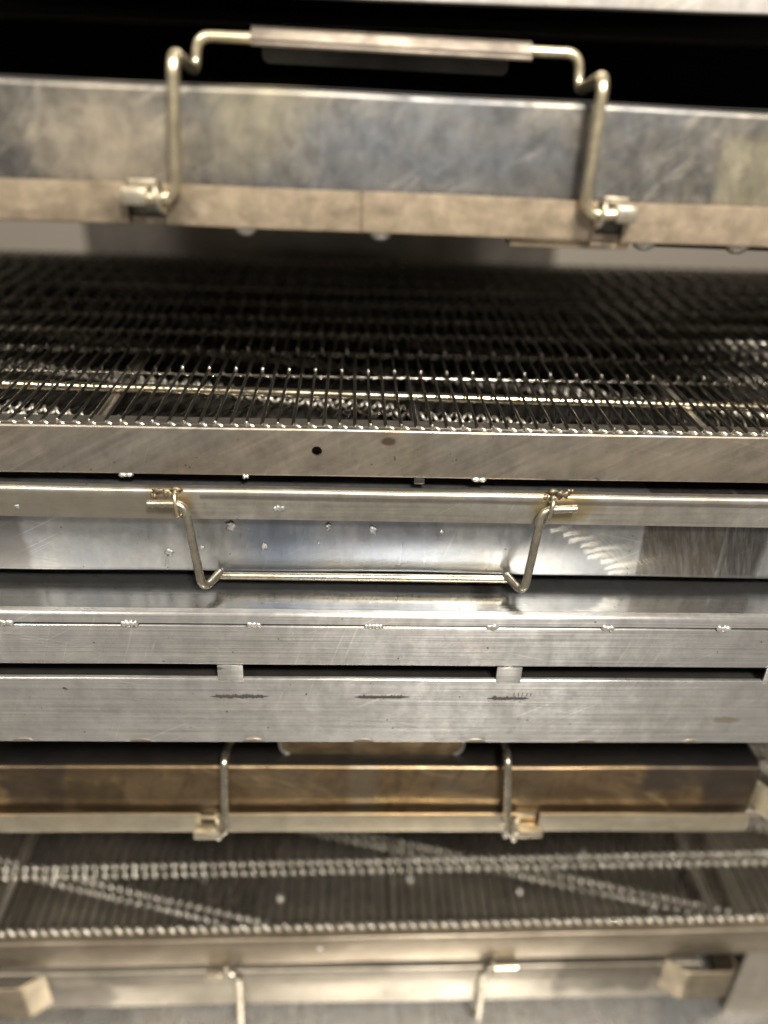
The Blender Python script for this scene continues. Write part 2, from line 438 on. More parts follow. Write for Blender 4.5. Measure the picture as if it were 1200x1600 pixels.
t = plate('grip_tongue', outline_round(0.004, gb.x - ga.x - 0.009, -0.0105, 0.004, 0.004), 0.0075, 0.0012, dark_shade, hA)  # shaded underside of the grip, put into a dark colour
placed(t, ga, tl)
sleevem = steel('sleeve_metal', (0.52, 0.47, 0.37), (0.34, 0.295, 0.215), None, 0.42, 0.9, 14.0, 60, (200, 200, 200), 0.1)
def sleeve(fr, pa, pb, h, mat, y=HY, depth=0.0044):
    a = fr.at(*pa, y); b = fr.at(*pb, y)
    return box('hinge_sleeve', (min(a.x, b.x), y - depth, (a.z + b.z) / 2 - h / 2), (max(a.x, b.x), y + depth, (a.z + b.z) / 2 + h / 2), mat, fr.o, 0.0016)
def staple(fr, px, py, mat, ry=0.0062, rz=0.0072, rad=0.0011, tilt=0.1, y=HY + 0.001):
    c = fr.at(px, py, y); return ring('hinge_ring', c, ry, rz, rad, mat, fr.o, tilt)
sleeve(A, (190, 305), (232, 307), 0.0085, sleevem); staple(A, 250, 309, sleevem, tilt=-0.25)
sleeve(A, (960, 335), (993, 335), 0.0085, sleevem); staple(A, 938, 333, sleevem, tilt=0.15)
for px, py in ((222, 287), (962, 315)):
    c = A.at(px, py, 0.0015); box('hinge_plate', (c.x - 0.007, 0.0012, c.z - 0.002), (c.x + 0.007, 0.0028, c.z + 0.0022), sleevem, A.o, 0.0006)
# rivets and a flat stop under the rim
def dome(name, c, r, h, mat, parent, down=True):
    V = []; F = []; n = 14; rows = 5
    for j in range(rows):
        a = j / (rows - 1) * math.pi / 2
        for k in range(n):
            q = 2 * math.pi * k / n
            V.append((c[0] + r * math.cos(a) * math.cos(q), c[1] + r * math.cos(a) * math.sin(q), c[2] + (-1 if down else 1) * h * math.sin(a)))
    for j in range(rows - 1):
        for k in range(n): F.append((j * n + k, j * n + (k + 1) % n, (j + 1) * n + (k + 1) % n, (j + 1) * n + k))
    F.append(tuple(range(n)))
    return link(name, V, F, mat, parent, 60)
for px, py in ((385, 362), (595, 362), (1005, 384), (1150, 386)):
    c = A.at(px, py, 0.012); dome('rivet', (c.x, 0.012, 0.0006), 0.0072, 0.0062, weldm, A.o)
pl0 = A.at(792, 375, 0.012); pl1 = A.at(975, 385, 0.012)
box('stop_plate', (pl0.x, 0.004, -0.0045), (pl1.x, 0.022, -0.0002), a_skirt, A.o, 0.001)
pl0 = A.at(990, 385, 0.012)
box('stop_plate', (pl0.x, 0.010, -0.0032), (0.30, 0.024, -0.0002), dark_shade, A.o, 0.001)

# ---- B: tray with its rim up, handle hanging down
zb = wpt(600, 897, WALL).z
B = Frame('drip_tray', (0, 0, zb), math.radians(0.28), 'blue grey steel tray with rod handle hanging down, just above the slotted panel', 'tray', 'oven drip trays')
bp = lambda px, py: B.at(px, py, WALL)
ux, uz = bp(1000, 855).x, 0.0
def grind(k, col, r):
    """bright flicks left by a grinding disc, stepping down to the right and trailing off"""
    a = bp(862, 828)
    wob = (k.noise(90, 3, 0.6) - 0.5) * 0.006
    x = k.x - a.x; z = k.z - a.z
    rr = (z * -1.0 + x * 0.2 + wob) * (1 / 0.0052) + 0.5
    kk = rr._m('FLOOR'); fr = rr - kk
    rn = (kk * 0.618 + 0.13).frac(); rn2 = (kk * 0.381 + 0.57).frac()
    u = (x - kk * 0.0056 + wob * 1.5 - (rn - 0.5) * 0.006) * (rn2 * 0.9 + 0.6)
    st = k.noise((70, 900, 900), 2, 0.7, (0, 0, 0), (0, 0.2, 0))
    lim = kk.sm(-0.9, -0.1) * kk.sm(8.6, 7.6)
    flick = u.sm(-0.0005, 0.002) * u.sm(0.020, 0.004) * fr.sm(0.0, 0.4) * fr.sm(1.0, 0.6)
    fan = u.sm(0.002, 0.008) * u.sm(0.034, 0.010)
    s2 = k.noise((90, 700, 700), 2, 0.7, (3, 0, 0), (0, -0.75, 0))
    col = k.mix(col, (0.66, 0.60, 0.46), fan * lim * s2.sm(0.35, 0.6) * 0.45)
    msk = flick * lim * (st.sm(0.25, 0.6) * 0.6 + 0.4)
    return k.mix(col, (0.97, 0.95, 0.90), msk.clamp()), r + msk * 0.15
b_face = steel('tray_steel_blue_grey', (0.42, 0.415, 0.40), (0.28, 0.29, 0.305), (0.25, 0.265, 0.29), 0.34, 0.93, 15.0, 12, (260, 260, 10), 0.10,
   patches=[blob_patch(bp(430, 850).x, 0.025, 0.03, 0.035, (0.13, 0.165, 0.235), 0.65, 0.5, None, 1.0, (1.3, 0.2)),
            blob_patch(bp(620, 850).x, 0.02, 0.05, 0.03, (0.15, 0.18, 0.24), 0.55, 0.5, None, 2.0, (1.3, 0.2)),
            rect_patch(bp(1002, 850).x, bp(1130, 850).x, -0.02, 0.1, (0.10, 0.085, 0.068), 0.97, 0.0012, 0.05, ((300, 300, 45), 0.3), 0.0015, 2.0),
            rect_patch(bp(1130, 850).x, bp(1194, 850).x, -0.02, 0.1, (0.07, 0.062, 0.055), 0.95, 0.0035, 0.05, ((300, 300, 40), 0.2), 0.004, 3.0),
            rect_patch(-0.4, bp(46, 850).x, -0.02, 0.1, (0.13, 0.12, 0.11), 0.7, 0.003, 0.05, None, 0.01, 4.0),
            rect_patch(-0.4, 0.4, -0.002, 0.0028, (0.16, 0.16, 0.165), 0.55, 0.0006, None, None, 0.0004, 5.0), grind])
b_skirt = steel('tray_rim_grey', (0.53, 0.50, 0.44), (0.36, 0.335, 0.285), (0.30, 0.27, 0.22), 0.36, 0.9, 16.0, 16, (10, 500, 500), 0.14, stain_amt=0.5,
   patches=[blob_patch(bp(262, 780).x, 0.057, 0.022, 0.012, (0.36, 0.28, 0.16), 0.85, 0.6, None, 1.0),
            blob_patch(bp(875, 782).x, 0.057, 0.028, 0.013, (0.38, 0.30, 0.15), 0.85, 0.6, None, 2.0),
            rect_patch(-0.4, bp(270, 800).x, -0.02, 0.0625, (0.30, 0.26, 0.20), 0.75, 0.003, None, None, 0.004, 6.0),
            rect_patch(bp(315, 770).x, 0.4, 0.0585, 0.0612, (0.17, 0.15, 0.13), 0.75, 0.0007, None, ((220, 900, 900), 0.0), 0.0008, 7.0)])
tray(B, False, (b_face, b_skirt), wave=0.0007, seed=4, bend=0.0033)
strip('inner_ledge', [(WALL + 0.0016, TH_TRAY - 0.003), (0.05, TH_TRAY - 0.003)], -0.299, 0.309, 0.0012, b_face, B.o, 0, 20)
hB, pB = handle(B, [(231, 787, HY), (288, 787, HY), (317, 923, -0.015), (345, 893, 0.002), (338, 899, 0.002), (797, 905, 0.002), (790, 897, 0.002), (818, 929, -0.015), (848, 797, HY), (901, 795, HY)], rod_grey, 0.0027)
staple(B, 278, 788, rodm, 0.0058, 0.0088, 0.0011, -0.1); staple(B, 857, 797, rod_grey, 0.0058, 0.0088, 0.0013, 0.2)
for i, (px, py, rx, rz) in enumerate(((247, 768, 4.5, 2.2), (262, 773, 3.4, 2.8), (276, 766, 4.2, 2.5), (240, 776, 2.0, 2.6), (865, 770, 4.0, 2.4), (880, 774, 4.6, 2.8), (853, 778, 2.4, 3.0), (892, 768, 2.6, 1.8))):
    c = B.at(px, py, 0); lump('weld_bead', (c.x, 0.0004, c.z), (rx / 1000, 0.0012, rz / 1000), weld_dirty, B.o, 1 + i % 2, i + 20, 0, 0.6)
for i, (px, py, r) in enumerate(((360, 822, 2.9), (513, 823, 1.9), (583, 829, 2.1), (414, 854, 1.9), (265, 864, 2.4), (60, 864, 1.7), (75, 826, 1.2), (346, 892, 1.2), (498, 848, 0.9), (316, 856, 1.4), (690, 832, 1.3), (1036, 832, 1.4), (1174, 898, 1.2), (27, 792, 1.6))):
    c = B.at(px, py, WALL); y = WALL
    if i == 13: c = B.at(px, py, 0); y = 0
    lump('weld_spatter', (c.x, y - 0.0001, c.z), (r / 1000, 0.00014, r / 1000 * 1.25), spatm, B.o, 1 + i % 2, i + 50, i % 3, 1.0)
c = B.at(436, 795, 0); lump('weld_spatter', (c.x, -0.0001, c.z), (0.004, 0.00022, 0.0022), spatm, B.o, 3, 77, 0, 0.9)

# ------------------------------------------------------------------ D: slotted double panel with tack welds
DY = -0.028
zd = wpt(600, 1160, DY).z
D = Frame('slotted_panel', (0, 0, zd), math.radians(0.2), 'bright brushed steel box panel with tack-welded seam and a long narrow slot across its front', 'oven panel')
dz = lambda py, px=600: D.at(px, py, DY).z
d_top = steel('panel_top_steel', (0.50, 0.50, 0.49), (0.38, 0.38, 0.375), None, 0.19, 0.97, 17.0, 8, (5, 600, 600), 0.16, blot_amt=0.25, bump=0.25,
   patches=[blob_patch(D.at(770, 935, DY).x, 0.11, 0.012, 0.1, (0.12, 0.11, 0.10), 0.7, 0.9, None, 2.0, (1.0, 0.3), 160)])
d_face = steel('brushed_panel_steel', (0.54, 0.525, 0.50), (0.40, 0.39, 0.375), (0.49, 0.44, 0.375), 0.35, 0.9, 18.0, 9, (5, 900, 900), 0.22, stain_amt=0.35, specks=0.7, aniso=(0, 0, 1), blot_amt=0.22,
   patches=[blob_patch(D.at(1135, 1125, DY).x, D.at(1135, 1125, DY).z, 0.012, 0.0035, (0.30, 0.24, 0.13), 0.6, 0.5, None, 3.0),
            blob_patch(D.at(290, 1010, DY).x, D.at(290, 1044, DY).z, 0.03, 0.0022, (0.08, 0.07, 0.06), 0.85, 0.6, None, 4.0, (1.0, 0.5), 160)])
DX0, DX1, DD = -0.33, 0.36, 0.44
zt = dz(961); zs = dz(977); zf0 = dz(986); zf1 = dz(1041); zl0 = dz(1062); 
strip('top_plate', [(DD, zt), (DY + 0.0056, zt)], DX0, DX1, 0.0014, d_top, D.o, 0, 60, 0.0003, 11, 1)
strip('rolled_edge', [(DY + 0.0055, zt - 0.0001), (DY, zt - 0.0001), (DY, zs)], DX0, DX1, 0.0014, d_face, D.o, 0.0044, 60, 0.0003, 11, 1)
strip('upper_fascia', [(DY + 0.012, zs - 0.0020), (DY + 0.0004, zs - 0.0020), (DY + 0.0004, zf1), (DY + 0.014, zf1)], DX0, DX1, 0.0014, d_face, D.o, 0.0012, 60, 0.0003, 12, 1)
strip('lower_fascia', [(DY + 0.003, zl0), (DY, zl0), (DY, 0.0), (DY + 0.005, 0.0)], DX0, DX1, 0.0014, d_face, D.o, 0.0012, 60, 0.0003, 13, 1)
box('slot_shade', (DX0 + 0.002, DY + 0.0145, zl0 - 0.02), (DX1 - 0.002, DY + 0.0165, zf1 + 0.015), blackm, D.o)  # black sheet standing in for the shade inside the slot
box('slot_floor', (DX0 + 0.002, DY + 0.0032, zl0 - 0.006), (DX1 - 0.002, DY + 0.0143, zl0 - 0.004), darkm, D.o)  # floor colour darkened to carry the slot's shade
box('seam_shade', (DX0 + 0.002, DY + 0.0022, zs - 0.004), (DX1 - 0.002, DY + 0.004, zs + 0.0035), blackm, D.o)  # black strip painting the shade in the open seam
box('back_panel', (DX0 + 0.002, DD - 0.004, 0.0), (DX1 - 0.002, DD - 0.0015, zt - 0.002), dark_shade, D.o)
for x0, x1 in ((340, 380), (776, 815), (1196, 1236), (-85, -45)):
    a = D.at(x0, 1052, DY); b = D.at(x1, 1052, DY)
    box('spacer_tab', (a.x, DY - 0.0002, zl0 - 0.0025), (b.x, DY + 0.0013, zf1 - 0.0004), d_face, D.o, 0.0002)
for i, px in enumerate((10, 202, 397, 584, 769, 950, 1131)):
    c = D.at(px, 977 + px * 0.0065, DY); lump('weld_bead', (c.x, DY + 0.0004, zs - 0.0008), ((0.0046, 0.0058, 0.005, 0.0064, 0.0044, 0.0042, 0.0048)[i], 0.0013, (0.0022, 0.0027, 0.0025, 0.0024, 0.003, 0.0022, 0.0026)[i]), weldm, D.o, (2, 4, 3, 5, 2, 3, 3)[i], i + 5, 0, 0.7)
for i, px in enumerate((37, 220, 396, 568, 743, 915, 1081)):
    c = D.at(px, 1160, DY)
    ol = [(c.x + 0.007 * math.cos(a), 0.0009 + 0.0024 * math.sin(a)) for a in [math.pi * q / 10 for q in range(11)]]
    plate('notch_disc', ol, DY - 0.0005, 0.0006, rackm, D.o)  # flat dark half-disc standing in for a recessed notch
rnd = random.Random(3)
for x0, x1, yy in ((328, 421, 1088), (553, 641, 1089), (760, 828, 1091)):
    a = D.at(x0, yy, DY); b = D.at(x1, yy, DY); n = 46; up = []; lo = []
    for k in range(n + 1):
        s = k / n; x = a.x + (b.x - a.x) * s; e = min(1, 6 * s, 6 * (1 - s)); z = a.z + (b.z - a.z) * s
        up.append((x, z + e * (0.0009 + rnd.random() ** 3 * 0.0018) + 0.00008)); lo.append((x, z - e * (0.0010 + rnd.random() ** 2 * 0.001)))
    V = [(x, DY - 0.00022, z) for x, z in up] + [(x, DY - 0.00022, z) for x, z in lo]
    link('marker_stroke', V, [(k, k + 1, n + 2 + k, n + 1 + k) for k in range(n)], inkm, D.o, 0)
    if x0 == 760:
        for q in range(5):
            c = D.at(x0 + 42 + q * 6 + rnd.random() * 3, 1084, DY)
            link('marker_stroke', [(c.x, DY - 0.00022, c.z - 0.002), (c.x + 0.0006, DY - 0.00022, c.z - 0.002), (c.x + 0.0007, DY - 0.00022, c.z + 0.001), (c.x + 0.0001, DY - 0.00022, c.z + 0.0008)], [(0, 1, 2, 3)], inkm, D.o, 0)

# ------------------------------------------------------------------ E: lower tray, upside down, brown with heat
ze = wpt(600, 1300, 0).z
E_ = Frame('drip_tray', (0, 0, ze), math.radians(0.3), 'upside-down brown heat-stained tray with dark top, under the slotted panel', 'tray', 'oven drip trays')
ep = lambda px, py: E_.at(px, py, WALL)
def smear_brown(k, col, r):
    for q, (an, c) in enumerate(((0.3, (0.17, 0.115, 0.06)), (-0.4, (0.40, 0.30, 0.165)), (1.4, (0.12, 0.085, 0.05)))):
        w = k.noise((16, 70, 70), 5, 0.65, (q * 3.0, q, 0), (0, an, 0), 1.5).sm(0.5, 0.68) * k.noise(13, 2, 0.5, (q * 5.0, 2, 0)).sm(0.42, 0.6)
        col = k.mix(col, c, w * 0.75)
    return col, r
e_face = steel('tray_steel_heat_brown', (0.30, 0.21, 0.115), (0.14, 0.095, 0.052), (0.20, 0.165, 0.12), 0.36, 0.9, 19.0, 14, (10, 300, 300), 0.12,
   patches=[smear_brown, rect_patch(ep(14, 1235).x, ep(112, 1235).x, 0.020, 0.075, (0.075, 0.058, 0.045), 0.9, 0.0055, None, ((30, 60, 40), 0.4), 0.020, 1.0),
            rect_patch(ep(112, 1245).x, ep(200, 1245).x, 0.016, 0.052, (0.10, 0.07, 0.038), 0.85, 0.0055, None, ((40, 60, 50), 0.9), 0.020, 2.0),
            rect_patch(ep(112, 1245).x, ep(250, 1245).x, 0.055, 0.075, (0.13, 0.095, 0.055), 0.7, 0.0055, None, ((30, 90, 40), 0.3), 0.020, 3.0),
            rect_patch(ep(1012, 1225).x, 0.4, 0.044, 0.075, (0.095, 0.075, 0.06), 0.92, 0.0055, None, ((40, 60, 60), 0.2), 0.020, 4.0),
            rect_patch(ep(1105, 1225).x, 0.4, 0.018, 0.075, (0.085, 0.066, 0.052), 0.9, 0.0055, None, ((40, 60, 60), 0.2), 0.020, 5.0),
            rect_patch(ep(545, 1235).x, ep(590, 1235).x, 0.0, 0.075, (0.22, 0.19, 0.14), 0.6, 0.005, None, None, 0.008, 6.0),
            top_patch(WALL + 0.0028, 0.06, (0.035, 0.034, 0.033)),
            rect_patch(-0.4, 0.4, 0.019, 0.0225, (0.09, 0.06, 0.03), 0.7, 0.001, None, None, 0.003, 5.0)])
e_skirt = steel('tray_rim_olive', (0.56, 0.50, 0.38), (0.40, 0.35, 0.26), (0.50, 0.42, 0.29), 0.38, 0.88, 20.0, 18, (10, 400, 400), 0.14)
nl = (ep(318, 1290).x, ep(340, 1290).x); nr = (ep(806, 1290).x, ep(836, 1290).x)
tray(E_, True, (e_face, e_skirt), x0=-0.292, x1=ep(1172, 1250).x, notches=(nl, nr), wave=0.0007, seed=8)
hE, pE = handle(E_, [(322, 1303, HY), (352, 1303, HY), (350, 1187, HY), (358, 1163, 0.028), (368, 1148, 0.03), (780, 1148, 0.03), (788, 1162, 0.028), (794, 1185, HY), (792, 1303, HY), (826, 1303, HY)], rod_grey)
gm2 = steel('grip_steel_brown', (0.40, 0.30, 0.18), (0.20, 0.14, 0.08), (0.45, 0.37, 0.25), 0.36, 0.9, 21.0, 40, (8, 300, 300), 0.15)
a = E_.at(438, 1181, 0.022); b = E_.at(722, 1181, 0.022); zg = (a.z + b.z) / 2
up_ = E_.at(580, 1136, 0.022).z
plate('grip_tongue', outline_round(a.x, b.x, zg, up_, 0.012), 0.0222, 0.0014, gm2, hE)
ol = outline_round(a.x, b.x, zg, up_, 0.012)
tube('grip_rim', [(x, 0.0220, z) for x, z in ol], 0.0014, weldm, hE, 8)
sleeve(E_, (303, 1302), (343, 1301), 0.0062, sleevem); staple(E_, 343, 1290, sleevem, 0.005, 0.0085, 0.0011, -0.1)
sleeve(E_, (808, 1300), (847, 1299), 0.0062, sleevem); staple(E_, 803, 1290, sleevem, 0.005, 0.0085, 0.0013, 0.1)
for px, py in ((326, 1277), (817, 1274)):
    c = E_.at(px, py, 0.002); box('hinge_plate', (c.x - 0.010, 0.0012, c.z - 0.0015), (c.x + 0.010, 0.0026, c.z + 0.0018), sleevem, E_.o, 0.0005)
for px, py in ((341, 1314), (790, 1310), (803, 1316)):
    c = E_.at(px, py, HY); dome('rivet', (c.x, HY + 0.002, c.z + 0.003), 0.003, 0.004, weldm, E_.o)
# flared end of the tray, bent out of the front wall
def wing(fr, pts, z0, z1, mat, th=0.0014):
    """vertical sheet bent in plan"""
    p = fillet2([(a, b) for a, b in pts], 0.011, 7)
    V = []; F = []; n = len(p); nn = []
    for i in range(n):
        t = (p[min(i + 1, n - 1)] - p[max(i - 1, 0)]).normalized(); nn.append(Vector((-t.y, t.x)))
    for q, k in zip(p, nn):
        for c in (q, q + k * th):
            for z in (z0, z1): V.append((c.x, c.y, z))
    for i in range(n - 1):
        for a2, b2 in ((0, 1), (3, 2), (1, 3), (2, 0)):
            F.append((4 * i + a2, 4 * i + b2, 4 * i + 4 + b2, 4 * i + 4 + a2))
    F.append((0, 1, 3, 2)); F.append((4 * n - 4, 4 * n - 2, 4 * n - 1, 4 * n - 3))
    br = link('end_bracket', V, F, mat, fr.o, 40)
    tube('rolled_rim', [(q.x + k.x * th / 2, q.y + k.y * th / 2, z1) for q, k in zip(p, nn)], 0.0014, mat, br, 8)
    return br
xe = ep(1172, 1250).x
wing(E_, [(xe + 0.0004, WALL), (xe + 0.010, -0.010), (xe + 0.045, -0.010), (xe + 0.045, 0.06)], 0.023, 0.050, e_skirt)

# ------------------------------------------------------------------ conveyors
WR = 0.00105; PITCH = 0.0094; ROW = 0.0885; STEP = 0.079
def helix_pts(x0, n, length, h, skew=0.0):
    """one belt wire: strand, hook and side step, strand back, hook and side step"""
    P = []
    for i in range(n):
        x = x0 + i * PITCH; up = i % 2 == 0
        a, b = (0.0, length) if up else (length, 0.0)
        sg = 1 if up else -1
        P += [(x, a + sg * 0.004, h), (x, b - sg * 0.0050, h), (x, b - sg * 0.0016, h + 0.0009), (x + 0.0004, b, h - 0.0022),
              (x + 0.0016, b - sg * 0.0006, h - 0.0040), (x + PITCH * 0.6, b - sg * 0.0012, h - 0.0046), (x + PITCH - 0.0012, b - sg * 0.0006, h - 0.0032), (x + PITCH - 0.0002, b - sg * 0.0012, h - 0.0010)]
    return [Vector(p) for p in P]
def coil_geo(p, q, z, V, F, rad=0.0021, wire=0.0012, turn=PITCH, ph=0.0):
    """wire ends wound round a cross rod: reads as a twisted rope"""
    L = (q - p).length; n = int(L / turn * 12); d = (q - p) / L; side = Vector((-d.y, d.x, 0))
    pts = []
    for i in range(n + 1):
        t = i / 12 * 2 * math.pi + ph; pos = p + d * (i / 12 * turn)
        pts.append(Vector((pos.x, pos.y, z)) + side * (math.cos(t) * rad * 1.25) + Vector((0, 0, math.sin(t) * rad)))
    tube_geo(pts, wire, 6, V, F)
def conveyor(fr, x0, x1, zbelt, zlow, rows, step, first=0.012, lowrot=-18, lows=6, seed=0, tight=0.0095, off=0.07, lead=None, line=None, lstep=0.08):
    n = int((x1 - x0) / PITCH); length = step + tight
    rnd = random.Random(seed)
    zr_ = zbelt - 0.0040
    V = []; F = []; tube_geo(helix_pts(x0, n, length, 0.0062), WR, 6, V, F)
    src = link('belt_wire', V, F, wirem, fr.o, 60); src.location = (0, first, zr_ - 0.0062)
    V = []; F = []; coil_geo(Vector((x0, 0, 0)), Vector((x1, 0, 0)), 0, V, F, 0.0013 if lead else 0.0019, 0.0009 if lead else 0.0011)
    coil = link('belt_coil', V, F, coilm, fr.o, 60); coil.location = (0, first + 0.001, zr_ - 0.001)
    rod = tube('belt_rod', [(x0 + 0.003, 0, 0), (x1 - 0.003, 0, 0)], 0.0009, wirem, fr.o, 6)
    rod.location = (0, first + 0.001, zr_ - 0.001)
    y0_ = first
    if lead:                                  # long first links, then the short ones
        V = []; F = []; tube_geo(helix_pts(x0, n, lead, 0.0062), WR, 6, V, F)
        lw = link('belt_wire', V, F, wirem, fr.o, 60); lw.location = (0, first, zr_ - 0.0062)
        y0_ = first + lead - 0.002; src.location.y = y0_
        r2 = tube('belt_rod', [(x0 + 0.003, 0, 0), (x1 - 0.003, 0, 0)], 0.00085, wirem, fr.o, 8); r2.location = (0, y0_ + 0.0005, zr_ - 0.0036)
    for k in range(rows):
        y = y0_ + k * step; dz_ = rnd.uniform(-0.0006, 0.0006); w = rnd.uniform(-0.003, 0.003)
        if k:
            same(src, fr.o, (PITCH * 0.35 * (k % 2) + rnd.uniform(-0.001, 0.001), y, zr_ - 0.0062 + dz_), (0, 0, w))
            if not lead or k > 1: same(coil, fr.o, (rnd.uniform(-0.002, 0.002), y + 0.0005, zr_ - 0.001 + dz_), (0, 0, w))
        if tight > 0.005 or k == rows - 1: same(coil, fr.o, (rnd.uniform(-0.002, 0.002), y + length, zr_ - 0.0014 + dz_), (0, 0, w))
        same(rod, fr.o, (0, y + length, zr_ - 0.0014 + dz_), (0, 0, w))
    # returning lower run, lying skewed
    if line:                                  # one joint of the lower run passes through these two pixels
        p1, p2 = (fr.atz(*q, zlow + 0.0075) for q in line)
        lowrot = math.degrees(math.atan2(p2.y - p1.y, p2.x - p1.x))
    R = Matrix.Rotation(math.radians(lowrot), 3, 'Z')
    if line: off = ((R.transposed() @ Vector((p1.x, p1.y, 0))).y + 0.015) / math.cos(math.radians(lowrot))
    for k in range(-3, lows):
        yk = k * lstep - 0.02
        pts = helix_pts(-0.75, int(1.5 / PITCH), lstep + 0.009, 0.0062)
        V = []; F = []; run = []
        ok = lambda q: x0 + 0.012 < q.x < x1 - 0.012 and 0.022 < q.y < 0.455
        for p in pts + [None]:
            q = None
            if p is not None:
                q = R @ Vector((p.x, p.y + yk, 0)) + Vector((0, off, zlow + p.z + 0.002 * math.sin(p.x * 9)))
                if not ok(q): q = None
            if q is None:
                if len(run) > 3: tube_geo(run, WR, 5, V, F)
                run = []
            else: run.append(q)
        if V: link('lower_belt_wire', V, F, wirem, fr.o, 60)
        for yy in (yk, yk + 0.0095):
            line = [R @ Vector((-0.75 + 0.005 * i, yy, 0)) + Vector((0, off, 0)) for i in range(301)]
            line = [q for q in line if ok(q)]
            if len(line) > 12:
                V = []; F = []; coil_geo(line[0], line[-1], zlow + 0.0075, V, F, ph=k)
                link('lower_belt_coil', V, F, coil_dull, fr.o, 60)
    return src

# ---- C: upper conveyor
CY = 0.006
zc = wpt(600, 747, CY).z
C_ = Frame('conveyor', (0, 0, zc), math.radians(0.05), 'wire mesh conveyor above the blue grey tray, dull brown front rail with one small hole', 'conveyor', 'wire belt conveyors')
cz = lambda py: C_.at(600, py, CY).z
c_rail = steel('rail_steel_brown', (0.40, 0.345, 0.275), (0.26, 0.22, 0.175), (0.31, 0.29, 0.255), 0.38, 0.9, 22.0, 13, (14, 260, 260), 0.16, rot=0.5,
   patches=[blob_patch(C_.at(607, 690, CY).x, C_.at(607, 690, CY).z, 0.006, 0.0035, (0.12, 0.07, 0.035), 0.85, 0.6, None, 3.0),
            blob_patch(C_.at(1000, 715, CY).x, 0.012, 0.08, 0.012, (0.50, 0.43, 0.33), 0.5, 0.7, None, 4.0, (1.2, 0.3))])
zct = cz(673)
CX0, CX1 = -0.50, 0.52
rail = strip('front_rail', [(CY + 0.016, zct), (CY, zct), (CY, 0.0), (CY + 0.012, 0.0)], CX0, CX1, 0.0016, c_rail, C_.o, 0.0016, 90, 0.0004, 21, 1)
# the hole drilled in the rail
hc = C_.at(495, 705, CY)
cut = bpy.data.meshes.new('cut'); bm = bmesh.new()
bmesh.ops.create_cone(bm, cap_ends=True, segments=20, radius1=0.0032, radius2=0.0032, depth=0.02, matrix=Matrix.Translation(hc) @ Matrix.Rotation(math.radians(90), 4, 'X'))
bm.to_mesh(cut); bm.free()
co = bpy.data.objects.new('cut', cut); COL.objects.link(co); co.matrix_world = C_.M
bm_ = rail.modifiers.new('hole', 'BOOLEAN'); bm_.object = co; bm_.operation = 'DIFFERENCE'; bm_.solver = 'EXACT'
bpy.context.view_layer.update()
dg = bpy.context.evaluated_depsgraph_get()
nm = bpy.data.meshes.new_from_object(rail.evaluated_get(dg)); rail.modifiers.clear(); rail.data = nm
bpy.data.objects.remove(co); bpy.data.meshes.remove(cut)
zbelt = zct + 0.0045
conveyor(C_, CX0 + 0.005, CX1 - 0.005, zbelt, zct - 0.030, 8, 0.047, first=0.010, lowrot=-19, lows=7, seed=1, tight=0.002, lead=0.100, line=((670, 588), (1080, 634)), lstep=0.079)
barm = steel('support_bar_steel', (0.70, 0.62, 0.46), (0.5, 0.43, 0.3), None, 0.22, 0.97, 23.0, 40, (8, 300, 300), 0.1, specks=0.2)
for px0, px1, dzz, mt, rr in (((0, 600), (1200, 637), -0.0095, barm, 0.0032), ((0, 470), (1200, 480), -0.012, wirem, 0.003)):
    a = C_.atz(*px0, zbelt + dzz); b = C_.atz(*px1, zbelt + dzz)
    d = (b - a) / (b.x - a.x)
    tube('support_bar', [a + d * (CX0 + 0.01 - a.x), a + d * (CX1 - 0.01 - a.x)], rr, mt, C_.o, 12)
for px, z in ((650, -0.014), (150, -0.013), (1090, -0.013)):
    a = C_.atz(px, 655, zbelt + z)
    tube('runner', [(a.x, 0.014, zbelt + z - 0.003), (a.x, 0.45, zbelt + z - 0.003)], 0.0034, dark_shade if px == 650 else rackm, C_.o, 10)
a = C_.atz(60, 560, zct - 0.02)
box('catch_plate', (CX0 + 0.006, 0.02, 0.0005), (CX1 - 0.006, 0.458, 0.002), dark_shade, C_.o)  # added dark sheet: hides the bright wall and blackens the space under the belt
strip('back_rail', [(0.462, zct), (0.474, zct), (0.474, 0.0)], CX0, CX1, 0.0016, c_rail, C_.o, 0.0016, 20, 0.0004, 22, -1)
for x in (CX0 + 0.0002, CX1 - 0.0022):
    box('side_plate', (x, CY + 0.018, 0.001), (x + 0.002, 0.460, zct - 0.001), c_rail, C_.o)
for i, (px, py) in enumerate(((195, 741), (383, 741), (750, 748))):
    c = C_.at(px, py, 0.004); lump('weld_bead', (c.x, CY + 0.001, -0.0004), (0.0048 if i != 1 else 0.002, 0.0022, 0.0016), weldm, C_.o, 2, 90 + i, 0, 0.5)
c = C_.at(656, 750, 0.004); box('stop_pin', (c.x - 0.0034, CY + 0.0006, -0.0045), (c.x + 0.0034, CY + 0.010, -0.0002), dark_shade, C_.o, 0.0006)

